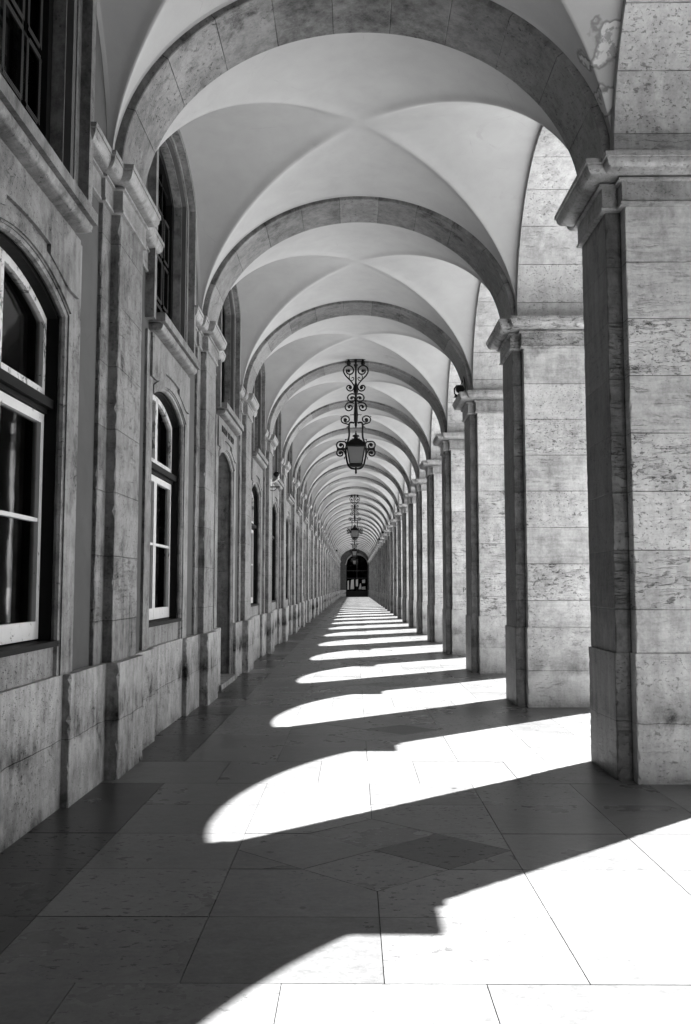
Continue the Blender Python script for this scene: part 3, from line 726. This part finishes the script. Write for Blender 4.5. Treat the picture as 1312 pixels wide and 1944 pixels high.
# ------------------------------------------------------------------ lanterns
def zy(v): return 7.284-(v-270)/500.0        # trace units (from the lantern's height) to metres, top at the arch
def P2(u, v): return (u-632)/500.0, zy(v)-7.284
def spiral(cx, cy, r0, a0, turns, r1=.35, n=26):
    return [(cx+(r0*(1-(1-r1)*i/n))*math.cos(a0+turns*2*math.pi*i/n), cy-(r0*(1-(1-r1)*i/n))*math.sin(a0+turns*2*math.pi*i/n)) for i in range(n+1)]
def smooth(pts, n=5):
    out = []
    for i in range(len(pts)-1):
        p0, p1, p2, p3 = pts[max(i-1, 0)], pts[i], pts[i+1], pts[min(i+2, len(pts)-1)]
        for k in range(n):
            t = k/n; out.append(tuple(.5*((2*p1[j])+(-p0[j]+p2[j])*t+(2*p0[j]-5*p1[j]+4*p2[j]-p3[j])*t*t+(-p0[j]+3*p1[j]-3*p2[j]+p3[j])*t**3) for j in (0, 1)))
    return out+[pts[-1]]
def make_lantern():
    root = empty('hanging_lantern', (0, 0, 0))
    def part(name, fn, mat='iron', parent=root, sm=True):
        bm = bmesh.new(); fn(bm); return link(name, bm, mat, parent, smooth=sm)
    def tb(bm, pts, r, sx=1): tube(bm, [(sx*P2(u, v)[0], 0, P2(u, v)[1]) for u, v in pts], r*1.4, 8)
    def stem(bm):
        prof = [(.03, 262), (.045, 285), (.03, 305), (.022, 320), (.06, 335), (.03, 360), (.022, 380), (.022, 560), (.05, 600), (.052, 640), (.06, 672), (.062, 682), (.03, 700), (.028, 800), (.045, 880), (.055, 960), (.05, 1040), (.03, 1075), (.035, 1095), (.012, 1130)]
        lathe(bm, [(r, P2(0, v)[1]) for r, v in prof], seg=10)
    st = part('stem', stem)
    def mount(bm):
        for sx in (-1, 1):
            x = sx*.178; lathe(bm, [(.03, .012), (.03, -.02), (.045, -.05), (.06, -.11), (.03, -.14), (.03, -.155)], cx=x, seg=10)
        box(bm, -.24, .24, -.02, .02, .0, .02)
    part('ceiling_mount', mount)
    HS = smooth([(610, 600), (590, 565), (552, 520), (505, 470), (480, 420), (488, 372), (525, 345), (570, 350), (600, 385), (600, 425), (572, 452), (535, 448), (515, 420), (522, 395)], 6)
    HB = smooth([(560, 455), (550, 490), (562, 525), (590, 532), (607, 510), (595, 492), (578, 505)], 5)
    S2 = smooth([(612, 590), (602, 640), (572, 664), (535, 655), (518, 625), (530, 600), (555, 595), (575, 612), (570, 635), (553, 636)], 5)
    S3 = smooth([(618, 705), (580, 700), (545, 718), (530, 750), (545, 785), (580, 800), (612, 790), (620, 765), (600, 740), (572, 742), (568, 765)], 5)
    S4 = smooth([(612, 820), (570, 812), (525, 820), (500, 860), (512, 900), (550, 912), (580, 895), (585, 862), (560, 845), (538, 860), (545, 880)], 5)
    S4b = smooth([(600, 860), (598, 890), (612, 915)], 4)
    S5 = smooth([(552, 1095), (520, 1078), (465, 1060), (450, 1020), (470, 988), (510, 978), (545, 1000), (548, 1035), (522, 1055), (490, 1045), (488, 1018), (508, 1012)], 5)
    S6 = smooth([(520, 1362), (505, 1310), (470, 1300), (425, 1300), (395, 1330), (402, 1372), (440, 1388), (475, 1370), (472, 1338), (445, 1325), (425, 1342)], 5)
    S7 = smooth([(512, 1490), (495, 1440), (470, 1405), (420, 1400), (395, 1430), (405, 1468), (440, 1480), (468, 1462), (465, 1432), (440, 1425)], 5)
    def dots(bm, pts, r=.018):
        for u, v in pts:
            x, z = P2(u, v)
            for sx in (-1,): bmesh.ops.create_icosphere(bm, subdivisions=1, radius=r, matrix=Matrix.Translation((x, 0, z)))
    for sx in (1, -1):
        for name, pts, ball, r in (('heart_scroll', HS, (545, 410), .0125), ('small_scroll', HB, None, .008), ('scroll', S2, (556, 620), .012), ('scroll', S3, (582, 755), .012), ('scroll', S4, (548, 868), .012), ('yoke_scroll', S5, (503, 1025), .012), ('side_scroll', S6, (442, 1345), .013), ('side_scroll', S7, (438, 1440), .013)):
            def f(bm):
                tb(bm, pts, r, sx)
                if ball:
                    x, z = P2(*ball); bmesh.ops.create_icosphere(bm, subdivisions=2, radius=.042 if name != 'scroll' else .034, matrix=Matrix.Translation((sx*x, 0, z)))
            part(name, f)
        def leaves(bm):
            for (u, v), (u2, v2) in (((606, 965), (572, 962)), ((565, 960), (575, 975)), ((548, 1100), (512, 1128)), ((520, 1115), (540, 1130)), ((505, 1290), (495, 1270)), ((500, 1275), (535, 1268)), ((512, 1480), (485, 1500)), ((492, 1500), (488, 1525)), ((500, 865), (485, 862)), ((455, 985), (438, 990)), ((402, 1330), (388, 1360)), ((398, 1462), (388, 1440))):
                a, b_ = P2(u, v), P2(u2, v2); tube(bm, [(sx*a[0], 0, a[1]), (sx*b_[0], 0, b_[1])], [.013, .004], 6)
        part('leaf_sprig', leaves)
        def arm(bm):
            tb(bm, smooth([(612, 1066), (570, 1060), (552, 1075), (548, 1130), (550, 1190), (543, 1260), (520, 1330), (505, 1400), (508, 1460), (522, 1540), (540, 1600), (575, 1632), (632, 1642)], 5), .017, sx)
            tb(bm, [(395, 1393), (540, 1390)], .017, sx)
        part('frame_arm', arm)
    part('finial', lambda bm: lathe(bm, [(r, P2(0, v)[1]) for r, v in ((.02, 1625), (.035, 1645), (.022, 1660), (.028, 1690), (.008, 1705))], seg=10))
    body = empty('lamp_body', (0, 0, 0)); body.parent = root
    def rings(bm, lst):
        rr = [[bm.verts.new((sx*h, sy*h, P2(0, v)[1])) for sx, sy in ((-1,-1),(1,-1),(1,1),(-1,1))] for h, v in lst]
        for p, q in zip(rr, rr[1:]):
            for i in range(4): bm.faces.new([p[i], p[(i+1)%4], q[(i+1)%4], q[i]])
        bm.faces.new(rr[0]); bm.faces.new(rr[-1][::-1])
    part('lamp_roof', lambda bm: (rings(bm, [(.245, 1378), (.25, 1366), (.13, 1285), (.10, 1280), (.10, 1268)]), lathe(bm, [(.05, P2(0, 1268)[1]), (.05, P2(0, 1245)[1]), (.09, P2(0, 1238)[1]), (.085, P2(0, 1225)[1]), (.03, P2(0, 1212)[1]), (.028, P2(0, 1200)[1]), (.014, P2(0, 1190)[1]), (.02, P2(0, 1180)[1]), (.004, P2(0, 1165)[1])], seg=12)), parent=body, sm=True)
    def cage(bm):
        h0, h1, z0, z1 = .215, .145, P2(0, 1378)[1], P2(0, 1590)[1]
        for sx, sy in ((-1,-1),(1,-1),(1,1),(-1,1)): tube(bm, [(sx*h0, sy*h0, z0), (sx*h1, sy*h1, z1)], .013, 4)
        rings(bm, [(.165, 1578), (.165, 1592), (.14, 1592+6), (.14, 1612), (.06, 1618)])
        tube(bm, [(0, 0, P2(0, 1612)[1]), (0, 0, P2(0, 1645)[1])], .02, 8)
    part('lamp_cage', cage, parent=body, sm=False)
    h0, h1, z0, z1 = .208, .140, P2(0, 1378)[1], P2(0, 1588)[1]
    for a in range(4):
        def pane(bm):
            c, s_ = math.cos(a*math.pi/2), math.sin(a*math.pi/2); pts = [(-h0, -h0, z0), (h0, -h0, z0), (h1, -h1, z1), (-h1, -h1, z1)]
            bm.faces.new([bm.verts.new((x*c-y*s_, x*s_+y*c, z)) for x, y, z in pts])
        part('pane', pane, 'lampglass', body, False)
    return root
ln = make_lantern()
for i, k in enumerate((3, 10, 17, 24)):
    o = ln if i == 0 else copy_tree(ln)
    o.location = (.052, Y0+B*k+.06, 7.27)
    tag(o, ('large black scrolled iron lantern nearest the viewer, on the vault axis', 'second black iron lantern, smaller, hanging under the first one in view', 'third black iron lantern, just above the far portal', 'farthest tiny lantern seen against the dark portal')[i], 'lantern', 'iron lanterns hanging along the vault')

# ------------------------------------------------------------------ small fittings
fl = empty('floodlight', (2.10, Y0+B*2+.45, ZS+.01)); tag(fl, 'small black floodlight perched on the third right-hand pier impost', 'floodlight', 'black floodlights on the imposts')
bm = bmesh.new(); tube(bm, [(.0, -.16, .12), (.0, -.02, .15), (0, .1, .17)], [.085, .08, .04], 14); h_ = link('lamp_head', bm, 'iron', fl, smooth=True)
bm = bmesh.new(); tube(bm, [(-.03, -.05, .0), (-.10, -.06, .05), (-.105, -.06, .15), (-.06, -.05, .21), (0, -.04, .22)], .014, 8); box(bm, -.1, .12, -.12, .06, -.008, .012); link('bracket', bm, 'iron', fl)
bm = bmesh.new(); tube(bm, smooth([(0, 0), (0.02, .0)], 2) and [(.0, .08, .17), (.06, .04, .30), (.10, -.0, .42), (.12, .02, .20), (.1, -.1, .02)], .012, 6); link('cable', bm, 'iron', fl, smooth=True)
for j, (x, k, lab) in enumerate(((2.10, 12, 'tiny black floodlight on a distant right-hand impost, left of the highlight'), (2.10, 14, 'tiny black floodlight on a right-hand impost close to the far end'), (-1.9, 19, 'tiny black floodlight high on the left near the far end'))):
    c = copy_tree(fl); c.location = (x, Y0+B*k+.45, ZS+.01); tag(c, lab, 'floodlight')
cmr = empty('security_camera', (XL, Y0+B*3+.45, 4.35)); tag(cmr, 'black dome camera on a white curved wall arm, on the fourth left pilaster', 'camera')
bm = bmesh.new(); tube(bm, smooth([(0, 0), (.1, -.02)], 2) and [(0, 0, -.12), (.10, 0, -.10), (.20, 0, -.02), (.21, 0, .10), (.16, 0, .17)], .018, 8); box(bm, -.002, .02, -.06, .06, -.2, -.04); link('arm', bm, 'lens', cmr, smooth=True)
bm = bmesh.new(); bmesh.ops.create_icosphere(bm, subdivisions=3, radius=.075, matrix=Matrix.Translation((.15, 0, .1))); link('dome', bm, 'iron', cmr, smooth=True)
bm = bmesh.new(); box(bm, 0, .24, -.02, .01, -.235, -.21); tube(bm, [(.06+.1*math.cos(t), -.01, -.23-.09*math.sin(t)) for t in frange(0, math.pi, 10)], .008, 6); link('bracket', bm, 'iron', cmr)
